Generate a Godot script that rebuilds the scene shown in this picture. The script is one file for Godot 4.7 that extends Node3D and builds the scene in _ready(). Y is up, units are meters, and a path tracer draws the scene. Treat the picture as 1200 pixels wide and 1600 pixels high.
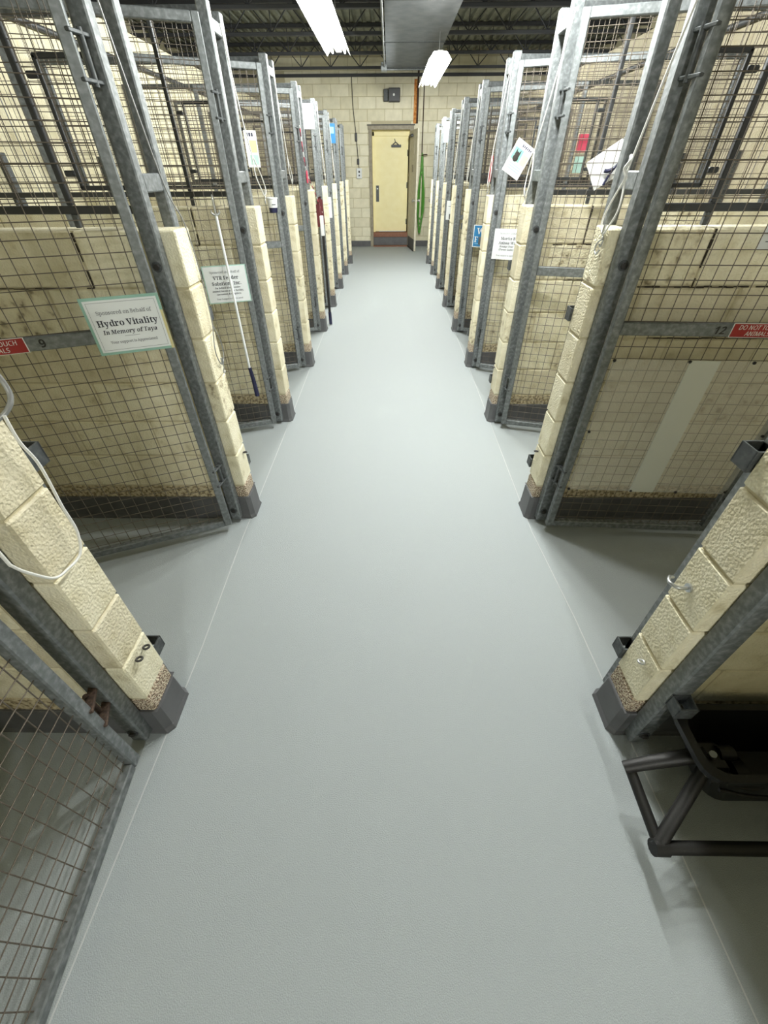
extends Node3D

# A kennel aisle: rows of block divider walls, mesh gates on steel posts, grey floor, door at the far end.
const XE := {-1: -0.825, 1: 0.843}          # aisle ends of the divider walls
const XB := 2.6                              # kennel back walls
const ZE := -13.15                           # far wall
const WT := 0.14                             # divider thickness
const TOP := 1.454
const BASE := 0.155
const J1 := 0.235                            # first bed joint
const CO := 0.2032                           # course
const ORD := ["", "first", "second", "third", "fourth", "fifth", "sixth", "seventh", "eighth", "ninth", "tenth"]
const SIDE := {-1: "left", 1: "right"}

var used := {}
var M := {}
var cache := {}


func zw(s: int, k: int) -> float:
	return -0.651 - 1.238 * (k - 1) if s < 0 else -0.659 - 1.232 * (k - 1)


# ---------------------------------------------------------------- naming
func numbered(called: String) -> String:
	if not used.has(called):
		used[called] = 0
		return called
	used[called] += 1
	return "%s_%03d" % [called, used[called]]


func tag(o: Node3D, label: String, category: String, group := "", kind := "") -> Node3D:
	o.set_meta("label", label)
	if category: o.set_meta("category", category)
	if group: o.set_meta("group", group)
	if kind: o.set_meta("kind", kind)
	return o


func thing(called: String, label: String, category: String, at := Vector3.ZERO, turn := 0.0, group := "", kind := "") -> Node3D:
	var o := Node3D.new()
	o.name = numbered(called)
	add_child(o, true)
	o.position = at
	o.rotation.y = turn
	tag(o, label, category, group, kind)
	return o


func part(called: String, mesh: Mesh, mat: Material, parent: Node = null, at := Vector3.ZERO, rot := Vector3.ZERO) -> MeshInstance3D:
	var o := MeshInstance3D.new()
	o.mesh = mesh
	o.material_override = mat
	o.cast_shadow = GeometryInstance3D.SHADOW_CASTING_SETTING_ON
	if parent:
		o.name = called
		parent.add_child(o, true)
	else:
		o.name = numbered(called)
		add_child(o, true)
	o.position = at
	o.rotation = rot
	return o


# ---------------------------------------------------------------- geometry
func begin() -> SurfaceTool:
	var st := SurfaceTool.new()
	st.begin(Mesh.PRIMITIVE_TRIANGLES)
	return st


func tri(st: SurfaceTool, a: Vector3, b: Vector3, c: Vector3, out: Vector3) -> void:
	var n := (b - a).cross(c - a)
	if n.length_squared() < 1e-16: return
	n = n.normalized()
	if n.dot(out) < 0.0: n = -n
	var flip := (b - a).cross(c - a).dot(n) > 0.0     # clockwise seen from outside
	st.set_normal(n); st.add_vertex(a)
	st.set_normal(n); st.add_vertex(c if flip else b)
	st.set_normal(n); st.add_vertex(b if flip else c)


func quad(st: SurfaceTool, a: Vector3, b: Vector3, c: Vector3, d: Vector3, out: Vector3) -> void:
	tri(st, a, b, c, out)
	tri(st, a, c, d, out)


func cbox(st: SurfaceTool, c: Vector3, s: Vector3, ch := 0.0, bs := Basis.IDENTITY) -> void:
	var h := s * 0.5
	ch = minf(ch, minf(h.x, minf(h.y, h.z)) * 0.6)
	for ax in 3:
		var u := (ax + 1) % 3
		var v := (ax + 2) % 3
		for sg in [-1.0, 1.0]:
			var p: Array = []
			for k in [[-1, -1], [1, -1], [1, 1], [-1, 1]]:
				var q := Vector3.ZERO
				q[ax] = sg * h[ax]
				q[u] = k[0] * (h[u] - ch)
				q[v] = k[1] * (h[v] - ch)
				p.append(c + bs * q)
			var n := Vector3.ZERO
			n[ax] = sg
			quad(st, p[0], p[1], p[2], p[3], bs * n)
	if ch <= 0.0: return
	for ax in 3:                                   # edges along ax
		var u := (ax + 1) % 3
		var v := (ax + 2) % 3
		for su in [-1.0, 1.0]:
			for sv in [-1.0, 1.0]:
				var p: Array = []
				for k in [[-1, 0], [1, 0], [1, 1], [-1, 1]]:
					var q := Vector3.ZERO
					q[ax] = k[0] * (h[ax] - ch)
					q[u] = su * (h[u] - (ch if k[1] == 0 else 0.0))
					q[v] = sv * (h[v] - (0.0 if k[1] == 0 else ch))
					p.append(c + bs * q)
				var n := Vector3.ZERO
				n[u] = su
				n[v] = sv
				quad(st, p[0], p[1], p[2], p[3], bs * n)
	for sx in [-1.0, 1.0]:
		for sy in [-1.0, 1.0]:
			for sz in [-1.0, 1.0]:
				var a := Vector3(sx * h.x, sy * (h.y - ch), sz * (h.z - ch))
				var b := Vector3(sx * (h.x - ch), sy * h.y, sz * (h.z - ch))
				var d := Vector3(sx * (h.x - ch), sy * (h.y - ch), sz * h.z)
				tri(st, c + bs * a, c + bs * b, c + bs * d, bs * Vector3(sx, sy, sz))


func box(s: Vector3, ch := 0.0) -> ArrayMesh:
	var key := "b%.4f,%.4f,%.4f,%.4f" % [s.x, s.y, s.z, ch]
	if not cache.has(key):
		var st := begin()
		cbox(st, Vector3.ZERO, s, ch)
		cache[key] = st.commit()
	return cache[key]


func bx(c: Vector3, s: Vector3, ch := 0.0) -> ArrayMesh:
	var st := begin()
	cbox(st, c, s, ch)
	return st.commit()


func tube(st: SurfaceTool, pts: Array, r: float, sides := 8, caps := true, r2 := -1.0) -> void:
	if r2 < 0.0: r2 = r
	var rings: Array = []
	var nrm := Vector3.ZERO
	for i in pts.size():
		var t: Vector3
		if i == 0: t = pts[1] - pts[0]
		elif i == pts.size() - 1: t = pts[i] - pts[i - 1]
		else: t = (pts[i + 1] - pts[i]).normalized() + (pts[i] - pts[i - 1]).normalized()
		t = t.normalized()
		if i == 0:
			nrm = t.cross(Vector3.UP if absf(t.y) < 0.9 else Vector3.RIGHT).normalized()
		else:
			nrm = (nrm - t * nrm.dot(t)).normalized()
		var bn := t.cross(nrm)
		var rr := lerpf(r, r2, float(i) / (pts.size() - 1))
		var ring: Array = []
		for j in sides:
			var a := TAU * j / sides
			var d := nrm * cos(a) + bn * sin(a)
			ring.append([pts[i] + d * rr, d])
		rings.append(ring)
	for i in pts.size() - 1:
		for j in sides:
			var k := (j + 1) % sides
			var q := [rings[i][j], rings[i][k], rings[i + 1][k], rings[i + 1][j]]
			var fn: Vector3 = (q[1][0] - q[0][0]).cross(q[2][0] - q[0][0])
			var order := [0, 1, 2, 0, 2, 3]
			if fn.dot(q[0][1] + q[2][1]) > 0.0: order = [0, 2, 1, 0, 3, 2]
			for o in order:
				st.set_normal(q[o][1])
				st.add_vertex(q[o][0])
	if caps:
		for e in [0, pts.size() - 1]:
			var out: Vector3 = (pts[0] - pts[1]) if e == 0 else (pts[e] - pts[e - 1])
			for j in range(1, sides - 1):
				tri(st, rings[e][0][0], rings[e][j][0], rings[e][j + 1][0], out)


func tubed(pts: Array, r: float, sides := 8, r2 := -1.0) -> ArrayMesh:
	var st := begin()
	tube(st, pts, r, sides, true, r2)
	return st.commit()


func smooth_path(pts: Array, n := 6) -> Array:
	var out: Array = []
	for i in pts.size() - 1:
		var p0: Vector3 = pts[maxi(i - 1, 0)]
		var p1: Vector3 = pts[i]
		var p2: Vector3 = pts[i + 1]
		var p3: Vector3 = pts[mini(i + 2, pts.size() - 1)]
		for j in n:
			out.append(p1.cubic_interpolate(p2, p0, p3, float(j) / n))
	out.append(pts[-1])
	return out


func lathe(st: SurfaceTool, prof: Array, c := Vector3.ZERO, sides := 20, bs := Basis.IDENTITY) -> void:
	for i in prof.size() - 1:
		var a: Vector2 = prof[i]
		var b: Vector2 = prof[i + 1]
		var nn := Vector2(b.y - a.y, a.x - b.x)
		for j in sides:
			var t0 := TAU * j / sides
			var t1 := TAU * (j + 1) / sides
			var p := [Vector3(cos(t0) * a.x, a.y, sin(t0) * a.x), Vector3(cos(t1) * a.x, a.y, sin(t1) * a.x), Vector3(cos(t1) * b.x, b.y, sin(t1) * b.x), Vector3(cos(t0) * b.x, b.y, sin(t0) * b.x)]
			var tm := (t0 + t1) / 2
			quad(st, c + bs * p[0], c + bs * p[1], c + bs * p[2], c + bs * p[3], bs * Vector3(cos(tm) * nn.x, nn.y, sin(tm) * nn.x))


func wires(x0: float, x1: float, y0: float, y1: float, nx: int, ny: int, r: float, gaps := {}) -> ArrayMesh:
	# welded mesh in the xy plane; crosswise wires lie on the lengthwise ones; a broken wire has a gap
	var st := begin()
	for i in nx:
		var x := lerpf(x0, x1, (i + 0.5) / nx)
		wire(st, Vector3(x, y0, 0), Vector3(x, y1, 0), r)
	for j in ny:
		var y := lerpf(y0, y1, (j + 0.5) / ny)
		if gaps.has(j):
			wire(st, Vector3(x0, y, r * 1.8), Vector3(gaps[j][0], y - 0.004, r * 2.6), r)
			wire(st, Vector3(gaps[j][1], y + 0.004, r * 2.6), Vector3(x1, y, r * 1.8), r)
		else:
			wire(st, Vector3(x0, y, r * 1.8), Vector3(x1, y, r * 1.8), r)
	return st.commit()


func wire(st: SurfaceTool, a: Vector3, b: Vector3, r: float) -> void:
	tube(st, [a, b], r, 5, false)


func text(s: String, h: float, bold := false, serif := true, italic := false, depth := 0.0006) -> TextMesh:
	var t := TextMesh.new()
	var f := SystemFont.new()
	f.font_names = PackedStringArray(["Droid Serif" if serif else "Droid Sans"])
	f.font_weight = 700 if bold else 400
	t.font = f
	t.text = s
	t.font_size = 32
	t.pixel_size = h / 32.0
	t.depth = depth
	t.curve_step = 2.0
	t.horizontal_alignment = HORIZONTAL_ALIGNMENT_CENTER
	return t


func letters(s: String, h: float, at: Vector3, parent: Node, mat: Material, bold := false, serif := true, slant := 0.0, called := "lettering") -> void:
	var o := part(called, text(s, h, bold, serif), mat, parent, at)
	if slant:
		o.transform.basis = Basis(Vector3(1, 0, 0), Vector3(slant, 1, 0), Vector3(0, 0, 1))


# ---------------------------------------------------------------- materials
func noise(seed_: int, freq: float, ramp: Array, size := 512, kind := FastNoiseLite.TYPE_SIMPLEX_SMOOTH, oct := 4) -> NoiseTexture2D:
	var n := FastNoiseLite.new()
	n.seed = seed_
	n.noise_type = kind
	n.frequency = freq
	n.fractal_octaves = oct
	var t := NoiseTexture2D.new()
	t.width = size
	t.height = size
	t.seamless = true
	t.noise = n
	if ramp:
		var g := Gradient.new()
		g.offsets = PackedFloat32Array(ramp.map(func(e): return e[0]))
		g.colors = PackedColorArray(ramp.map(func(e): return Color8(e[1], e[2], e[3])))
		t.color_ramp = g
	return t


func bumpy(seed_: int, freq: float, strength: float, oct := 3) -> NoiseTexture2D:
	var t := noise(seed_, freq, [], 512, FastNoiseLite.TYPE_SIMPLEX_SMOOTH, oct)
	t.as_normal_map = true
	t.bump_strength = strength
	return t


func mat(c: Color, rough := 0.7, metal := 0.0) -> StandardMaterial3D:
	var m := StandardMaterial3D.new()
	m.albedo_color = c
	m.roughness = rough
	m.metallic = metal
	return m


func tex(m: StandardMaterial3D, t: Texture2D, scale: float, nt: Texture2D = null, ns := 1.0) -> StandardMaterial3D:
	m.albedo_texture = t
	m.uv1_triplanar = true
	m.uv1_world_triplanar = true
	m.uv1_scale = Vector3.ONE * scale
	if nt:
		m.normal_enabled = true
		m.normal_texture = nt
		m.normal_scale = ns
	return m


func make_materials() -> void:
	var paint := noise(3, 0.012, [[0.0, 206, 197, 164], [0.3, 238, 232, 206], [0.6, 246, 241, 218], [1.0, 251, 247, 226]])
	var paint_bump := bumpy(5, 0.13, 6.0, 4)
	M.cream = []
	for c in [Color(0.965, 0.955, 0.93), Color(0.93, 0.915, 0.885), Color(0.985, 0.98, 0.96)]:
		M.cream.append(tex(mat(c, 0.62), paint, 1.3, paint_bump, 0.42))
	M.cream.append(tex(mat(Color(0.96, 0.95, 0.92), 0.65), noise(33, 0.02, [[0.0, 120, 110, 90], [0.14, 176, 166, 140], [0.26, 222, 214, 188], [0.5, 244, 239, 215], [1.0, 250, 246, 225]], 512, FastNoiseLite.TYPE_SIMPLEX, 5), 1.1, paint_bump, 0.42))
	M.stained = tex(mat(Color(0.94, 0.92, 0.88), 0.8), noise(34, 0.035, [[0.0, 92, 82, 66], [0.3, 156, 142, 116], [0.5, 208, 198, 170], [1.0, 240, 234, 210]], 512, FastNoiseLite.TYPE_SIMPLEX, 5), 1.9, paint_bump, 0.4)
	M.mortar = tex(mat(Color(0.84, 0.82, 0.77), 0.75), paint, 1.3)
	M.wall_shaded = tex(mat(Color(0.70, 0.68, 0.64), 0.75), paint, 0.7, paint_bump, 0.4)  # right back wall: cream paint darkened, its dimmer light put into the colour
	M.joint = mat(Color8(196, 188, 158), 0.8)
	M.far_block = []
	for c in [Color8(238, 232, 206), Color8(232, 226, 198), Color8(242, 237, 212)]:
		M.far_block.append(tex(mat(c, 0.6), noise(6, 0.012, [[0.0, 236, 236, 234], [1.0, 255, 255, 255]]), 0.8))
	M.wall = tex(mat(Color(0.95, 0.94, 0.9), 0.65), paint, 0.7, paint_bump, 0.4)
	M.chipped = tex(mat(Color(1, 1, 1), 0.9), noise(8, 0.09, [[0.0, 78, 62, 50], [0.36, 128, 104, 86], [0.47, 196, 176, 150], [0.56, 222, 208, 184], [1.0, 242, 236, 218]], 512, FastNoiseLite.TYPE_SIMPLEX, 3), 2.2, bumpy(9, 0.09, 12.0), 1.0)
	M.crack = mat(Color8(58, 52, 44), 0.95)
	M.cove = tex(mat(Color(1, 1, 1), 0.5), noise(11, 0.01, [[0.0, 82, 83, 85], [1.0, 98, 99, 101]]), 1.0)
	M.floor = tex(mat(Color(1, 1, 1), 0.55), noise(13, 0.2, [[0.0, 152, 160, 163], [0.45, 166, 173, 175], [0.6, 171, 178, 180], [1.0, 190, 196, 197]], 1024, FastNoiseLite.TYPE_SIMPLEX, 3), 2.2, bumpy(14, 0.2, 3.0, 3), 0.5)
	M.floor.metallic_specular = 0.4
	M.seam = mat(Color8(196, 199, 198), 0.45)
	var spangle := noise(17, 0.03, [[0.0, 114, 118, 119], [0.45, 138, 142, 142], [0.62, 152, 156, 156], [1.0, 182, 185, 184]], 512, FastNoiseLite.TYPE_SIMPLEX_SMOOTH, 4)
	M.galv = tex(mat(Color(0.83, 0.84, 0.85), 0.5, 0.35), spangle, 2.4)
	M.galv_dark = tex(mat(Color(0.58, 0.59, 0.60), 0.55, 0.35), spangle, 2.4)
	M.rail_dark = mat(Color8(62, 64, 66), 0.55, 0.3)
	M.wire = mat(Color8(112, 104, 94), 0.55, 0.5)
	M.steel = mat(Color8(190, 192, 192), 0.3, 0.85)
	M.bolt = mat(Color8(70, 68, 66), 0.5, 0.7)
	M.rust = tex(mat(Color(1, 1, 1), 0.85), noise(19, 0.05, [[0.0, 44, 36, 30], [0.5, 70, 54, 44], [1.0, 104, 84, 70]]), 3.0)
	M.white = mat(Color8(236, 238, 238), 0.45)
	M.paper = mat(Color8(232, 236, 238), 0.6)
	M.cord = mat(Color8(232, 232, 228), 0.5)
	M.cord_grey = mat(Color8(150, 152, 152), 0.4, 0.4)
	M.ink = mat(Color8(30, 32, 48), 0.7)
	M.ink_soft = mat(Color8(92, 94, 104), 0.7)
	M.black = mat(Color8(18, 18, 19), 0.5)
	M.red = mat(Color8(158, 28, 30), 0.45)
	M.navy = mat(Color8(24, 26, 62), 0.45)
	M.teal = mat(Color8(146, 188, 174), 0.5)
	M.gold = mat(Color8(214, 204, 150), 0.5)
	M.blue = mat(Color8(36, 122, 178), 0.5)
	M.pale_blue = mat(Color8(150, 196, 226), 0.5)
	M.pink = mat(Color8(196, 72, 94), 0.7)
	M.lead_dark = mat(Color8(112, 52, 66), 0.75)
	M.tubtex = tex(mat(Color(1, 1, 1), 0.5), noise(23, 0.03, [[0.0, 9, 10, 11], [0.7, 15, 16, 17], [1.0, 42, 42, 40]]), 3.0)
	M.blackpipe = tex(mat(Color(1, 1, 1), 0.55), noise(24, 0.06, [[0.0, 14, 14, 14], [0.75, 22, 21, 20], [1.0, 52, 49, 44]]), 4.0)
	M.yellow = tex(mat(Color(1, 1, 1), 0.55), noise(25, 0.01, [[0.0, 244, 233, 178], [1.0, 251, 242, 194]]), 0.8)
	M.door_leaf = tex(mat(Color(1, 1, 1), 0.6), noise(26, 0.015, [[0.0, 196, 190, 170], [0.5, 214, 208, 188], [1.0, 222, 217, 198]]), 1.2)
	M.frame = tex(mat(Color(1, 1, 1), 0.55), noise(27, 0.015, [[0.0, 134, 126, 108], [1.0, 164, 156, 136]]), 1.5)
	M.sill = tex(mat(Color(1, 1, 1), 0.7), noise(28, 0.03, [[0.0, 112, 74, 56], [1.0, 158, 112, 90]]), 2.0)
	M.deck = tex(mat(Color(1, 1, 1), 0.7), noise(29, 0.012, [[0.0, 120, 124, 110], [1.0, 150, 153, 140]]), 0.5)
	M.joist = mat(Color8(62, 64, 68), 0.6, 0.2)
	M.duct = tex(mat(Color(1, 1, 1), 0.85, 0.0), noise(30, 0.01, [[0.0, 112, 116, 120], [1.0, 134, 138, 141]]), 0.8)
	M.fixture = mat(Color8(238, 238, 236), 0.4)
	M.tube = mat(Color8(255, 255, 252), 0.4)
	M.tube.emission_enabled = true
	M.tube.emission = Color(1, 0.99, 0.95)
	M.tube.emission_energy_multiplier = 2.2
	M.plexi = mat(Color(0.92, 0.91, 0.88, 0.23), 0.35)
	M.plexi.transparency = BaseMaterial3D.TRANSPARENCY_ALPHA
	M.plexi_strip = mat(Color(0.93, 0.95, 0.93, 0.5), 0.35)
	M.plexi_strip.transparency = BaseMaterial3D.TRANSPARENCY_ALPHA
	M.hose = mat(Color8(92, 158, 62), 0.45)
	M.orange = tex(mat(Color(1, 1, 1), 0.85), noise(31, 0.02, [[0.0, 168, 92, 36], [0.5, 206, 134, 66], [1.0, 222, 180, 122]]), 1.2)
	M.grey_box = mat(Color8(64, 66, 70), 0.5)
	M.photo = mat(Color8(126, 176, 166), 0.4)
	M.mint = mat(Color8(176, 210, 200), 0.5)
	M.straw = mat(Color8(214, 208, 160), 0.5)
	M.dog = mat(Color8(38, 34, 32), 0.6)


# ---------------------------------------------------------------- lights and camera
const LAMPS := [Vector3(-0.617, 2.70, -6.20), Vector3(0.640, 2.70, -8.86), Vector3(0.62, 2.70, -2.85), Vector3(0.64, 2.70, 3.4)]
const LAMP_ENERGY := [3.9, 6.9, 6.9, 5.0]


func _ready() -> void:
	var cam := Camera3D.new()
	cam.name = "camera"
	add_child(cam)
	cam.position = Vector3(0, 1.631, 0)
	cam.rotation_order = EULER_ORDER_YXZ
	cam.rotation_degrees = Vector3(-40.10, 0.76, -0.32)
	cam.fov = rad_to_deg(2.0 * atan(800.0 / 638.4))
	cam.near = 0.02
	cam.far = 60.0
	cam.current = true
	var env := Environment.new()
	env.background_mode = Environment.BG_COLOR
	env.background_color = Color(0.0, 0.0, 0.0)
	env.tonemap_mode = Environment.TONE_MAPPER_LINEAR
	env.tonemap_exposure = 1.14
	env.sdfgi_enabled = true
	env.ssao_enabled = true
	env.ssil_enabled = true
	var we := WorldEnvironment.new()
	we.name = "environment"
	we.environment = env
	add_child(we)
	make_materials()

	shell()
	far_wall()
	ceiling_steel()
	for s in [-1, 1]:
		for k in range(0, 10):
			divider(s, k)
	for s in [-1, 1]:
		for k in range(1, 10):
			post_frame(s, k)
			partition(s, k)
			if not (s == 1 and k == 1):
				gate(s, k)
	for i in LAMPS.size():
		fixture(i)
	guillotines()
	signs()
	cords()
	clutter()
	cart()


func fixture(i: int) -> void:
	var p: Vector3 = LAMPS[i]
	var names := ["white two tube shop light with open reflector, hung left of the grey duct", "white two tube shop light hung beside the duct near the far door", "white two tube shop light above the right row of nearest gates", "white two tube shop light over the aisle behind the camera"]
	var t := thing("shop_light", names[i], "ceiling light", p, 0.0, "shop lights over the aisle")
	var L := 2.44
	var st := begin()
	cbox(st, Vector3(0, 0.035, 0), Vector3(0.075, 0.05, L), 0.006)
	part("housing", st.commit(), M.fixture, t)
	for s in [-1.0, 1.0]:
		st = begin()
		var prof := [Vector2(0.036, 0.05), Vector2(0.085, 0.046), Vector2(0.142, -0.022)]
		for q in 2:
			var a: Vector2 = prof[q]
			var b: Vector2 = prof[q + 1]
			var n := Vector3(s * (a.y - b.y), -(b.x - a.x) , 0)
			for off in [0.0, 0.0015]:
				var dn := Vector3(s * 0.0008, 0.0015, 0) * (1.0 if off > 0 else 0.0)
				quad(st, Vector3(s * a.x, a.y, -L / 2) + dn, Vector3(s * b.x, b.y, -L / 2) + dn, Vector3(s * b.x, b.y, L / 2) + dn, Vector3(s * a.x, a.y, L / 2) + dn, Vector3(0, 1 if off > 0 else -1, 0))
		part("reflector", st.commit(), M.fixture, t)
		for e in [-0.61, 0.61]:
			part("fluorescent_tube", tubed([Vector3(s * 0.075, 0.008, e - 0.585), Vector3(s * 0.075, 0.008, e + 0.585)], 0.013, 10), M.tube, t)
		for e in [-1.205, -0.015, 0.015, 1.205]:
			part("tube_socket", box(Vector3(0.022, 0.04, 0.012), 0.003), M.paper, t, Vector3(s * 0.075, 0.018, e))
	st = begin()
	tube(st, smooth_path([Vector3(-0.11, 0.02, 0), Vector3(-0.085, -0.012, 0), Vector3(0, -0.006, 0.012), Vector3(0.085, -0.012, 0), Vector3(0.11, 0.02, 0)], 4), 0.004, 6)
	part("tube_guard", st.commit(), M.grey_box, t)
	for e in [-1.0, 1.0]:
		part("hanger", tubed([Vector3(0, 0.06, e), Vector3(0, 0.246 if i in [1, 2] else 0.84, e)], 0.003, 6), M.cord_grey, t)
	for e in [-0.84, -0.28, 0.28, 0.84]:
		var ol := OmniLight3D.new()
		ol.name = "light"
		ol.light_color = Color(0.992, 1.0, 0.982)
		ol.light_energy = LAMP_ENERGY[i] / 4.0
		ol.light_size = 0.05
		ol.omni_range = 40.0
		ol.omni_attenuation = 2.0
		ol.shadow_enabled = true
		t.add_child(ol, true)
		ol.position = Vector3(0, -0.065, e)


# ---------------------------------------------------------------- the room
func shell() -> void:
	var o := part("floor", bx(Vector3(0, -0.06, -3.7), Vector3(9.4, 0.12, 19.8)), M.floor)
	tag(o, "smooth grey sealed concrete floor of the aisle and kennels", "floor", "", "structure")
	for s in [-1, 1]:
		var st := begin()
		var pts: Array = [Vector3(-0.85, 0, 0.6), Vector3(-0.828, 0, -1.0), Vector3(-0.841, 0, -1.65), Vector3(-0.833, 0, -2.8), Vector3(-0.84, 0, -6.0), Vector3(-0.84, 0, -13.1)] if s < 0 else [Vector3(0.94, 0, 0.6), Vector3(0.923, 0, 0.02), Vector3(0.884, 0, -1.15), Vector3(0.84, 0, -1.77), Vector3(0.856, 0, -4.2), Vector3(0.86, 0, -13.1)]
		for i in pts.size() - 1:
			var a: Vector3 = pts[i]
			var b: Vector3 = pts[i + 1]
			cbox(st, (a + b) / 2 + Vector3(0, 0.0004, 0), Vector3(0.004, 0.0014, a.distance_to(b)), 0.0, Basis.looking_at(b - a))
		var tr := part("trim_%d" % (1 if s < 0 else 2), st.commit(), M.seam)
		tag(tr, "thin pale seam line in the grey floor along the %s row of gates" % SIDE[s], "floor seam", "", "structure")
		var w := part("wall_%s" % SIDE[s], bx(Vector3(s * (XB + 0.1), 1.335, -3.6), Vector3(0.2, 2.67, 19.4)), M.wall if s < 0 else M.wall_shaded)
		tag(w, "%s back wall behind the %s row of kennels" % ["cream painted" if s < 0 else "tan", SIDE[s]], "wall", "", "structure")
		part("cove_base", bx(Vector3(s * (XB - 0.006), 0.078, -3.6), Vector3(0.012, 0.155, 19.0), 0.004), M.cove, w)
		var pp := part("trim_%d" % (5 if s < 0 else 6), tubed([Vector3(s * (XB - 0.024), 2.43, 1.6), Vector3(s * (XB - 0.024), 2.43, -13.0)], 0.02, 8), M.rail_dark)
		tag(pp, "dark pipe running high along the %s kennel back wall" % SIDE[s], "pipe", "", "structure")
		var w2 := part("wall_outer_%s" % SIDE[s], bx(Vector3(s * 4.6, 1.8, -3.7), Vector3(0.2, 3.7, 19.8)), M.wall)
		tag(w2, "cream painted outer wall beyond the %s kennel back wall" % SIDE[s], "wall", "", "structure")
	var b2 := part("wall_front", bx(Vector3(0, 1.8, 6.1), Vector3(9.4, 3.7, 0.2)), M.wall)
	tag(b2, "cream painted wall behind the camera", "wall", "", "structure")


func block(parent: Node, len_: float, h: float, d: float, at: Vector3, rng: RandomNumberGenerator, turn := 0.0, set_ := "cream") -> void:
	part("block", box(Vector3(len_, h, d), 0.005), M[set_][rng.randi_range(0, 2) if rng.randf() < 0.8 else M[set_].size() - 1], parent, at + Vector3(0, 0, rng.randf_range(-0.0008, 0.0008)), Vector3(0, turn, 0))


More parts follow.
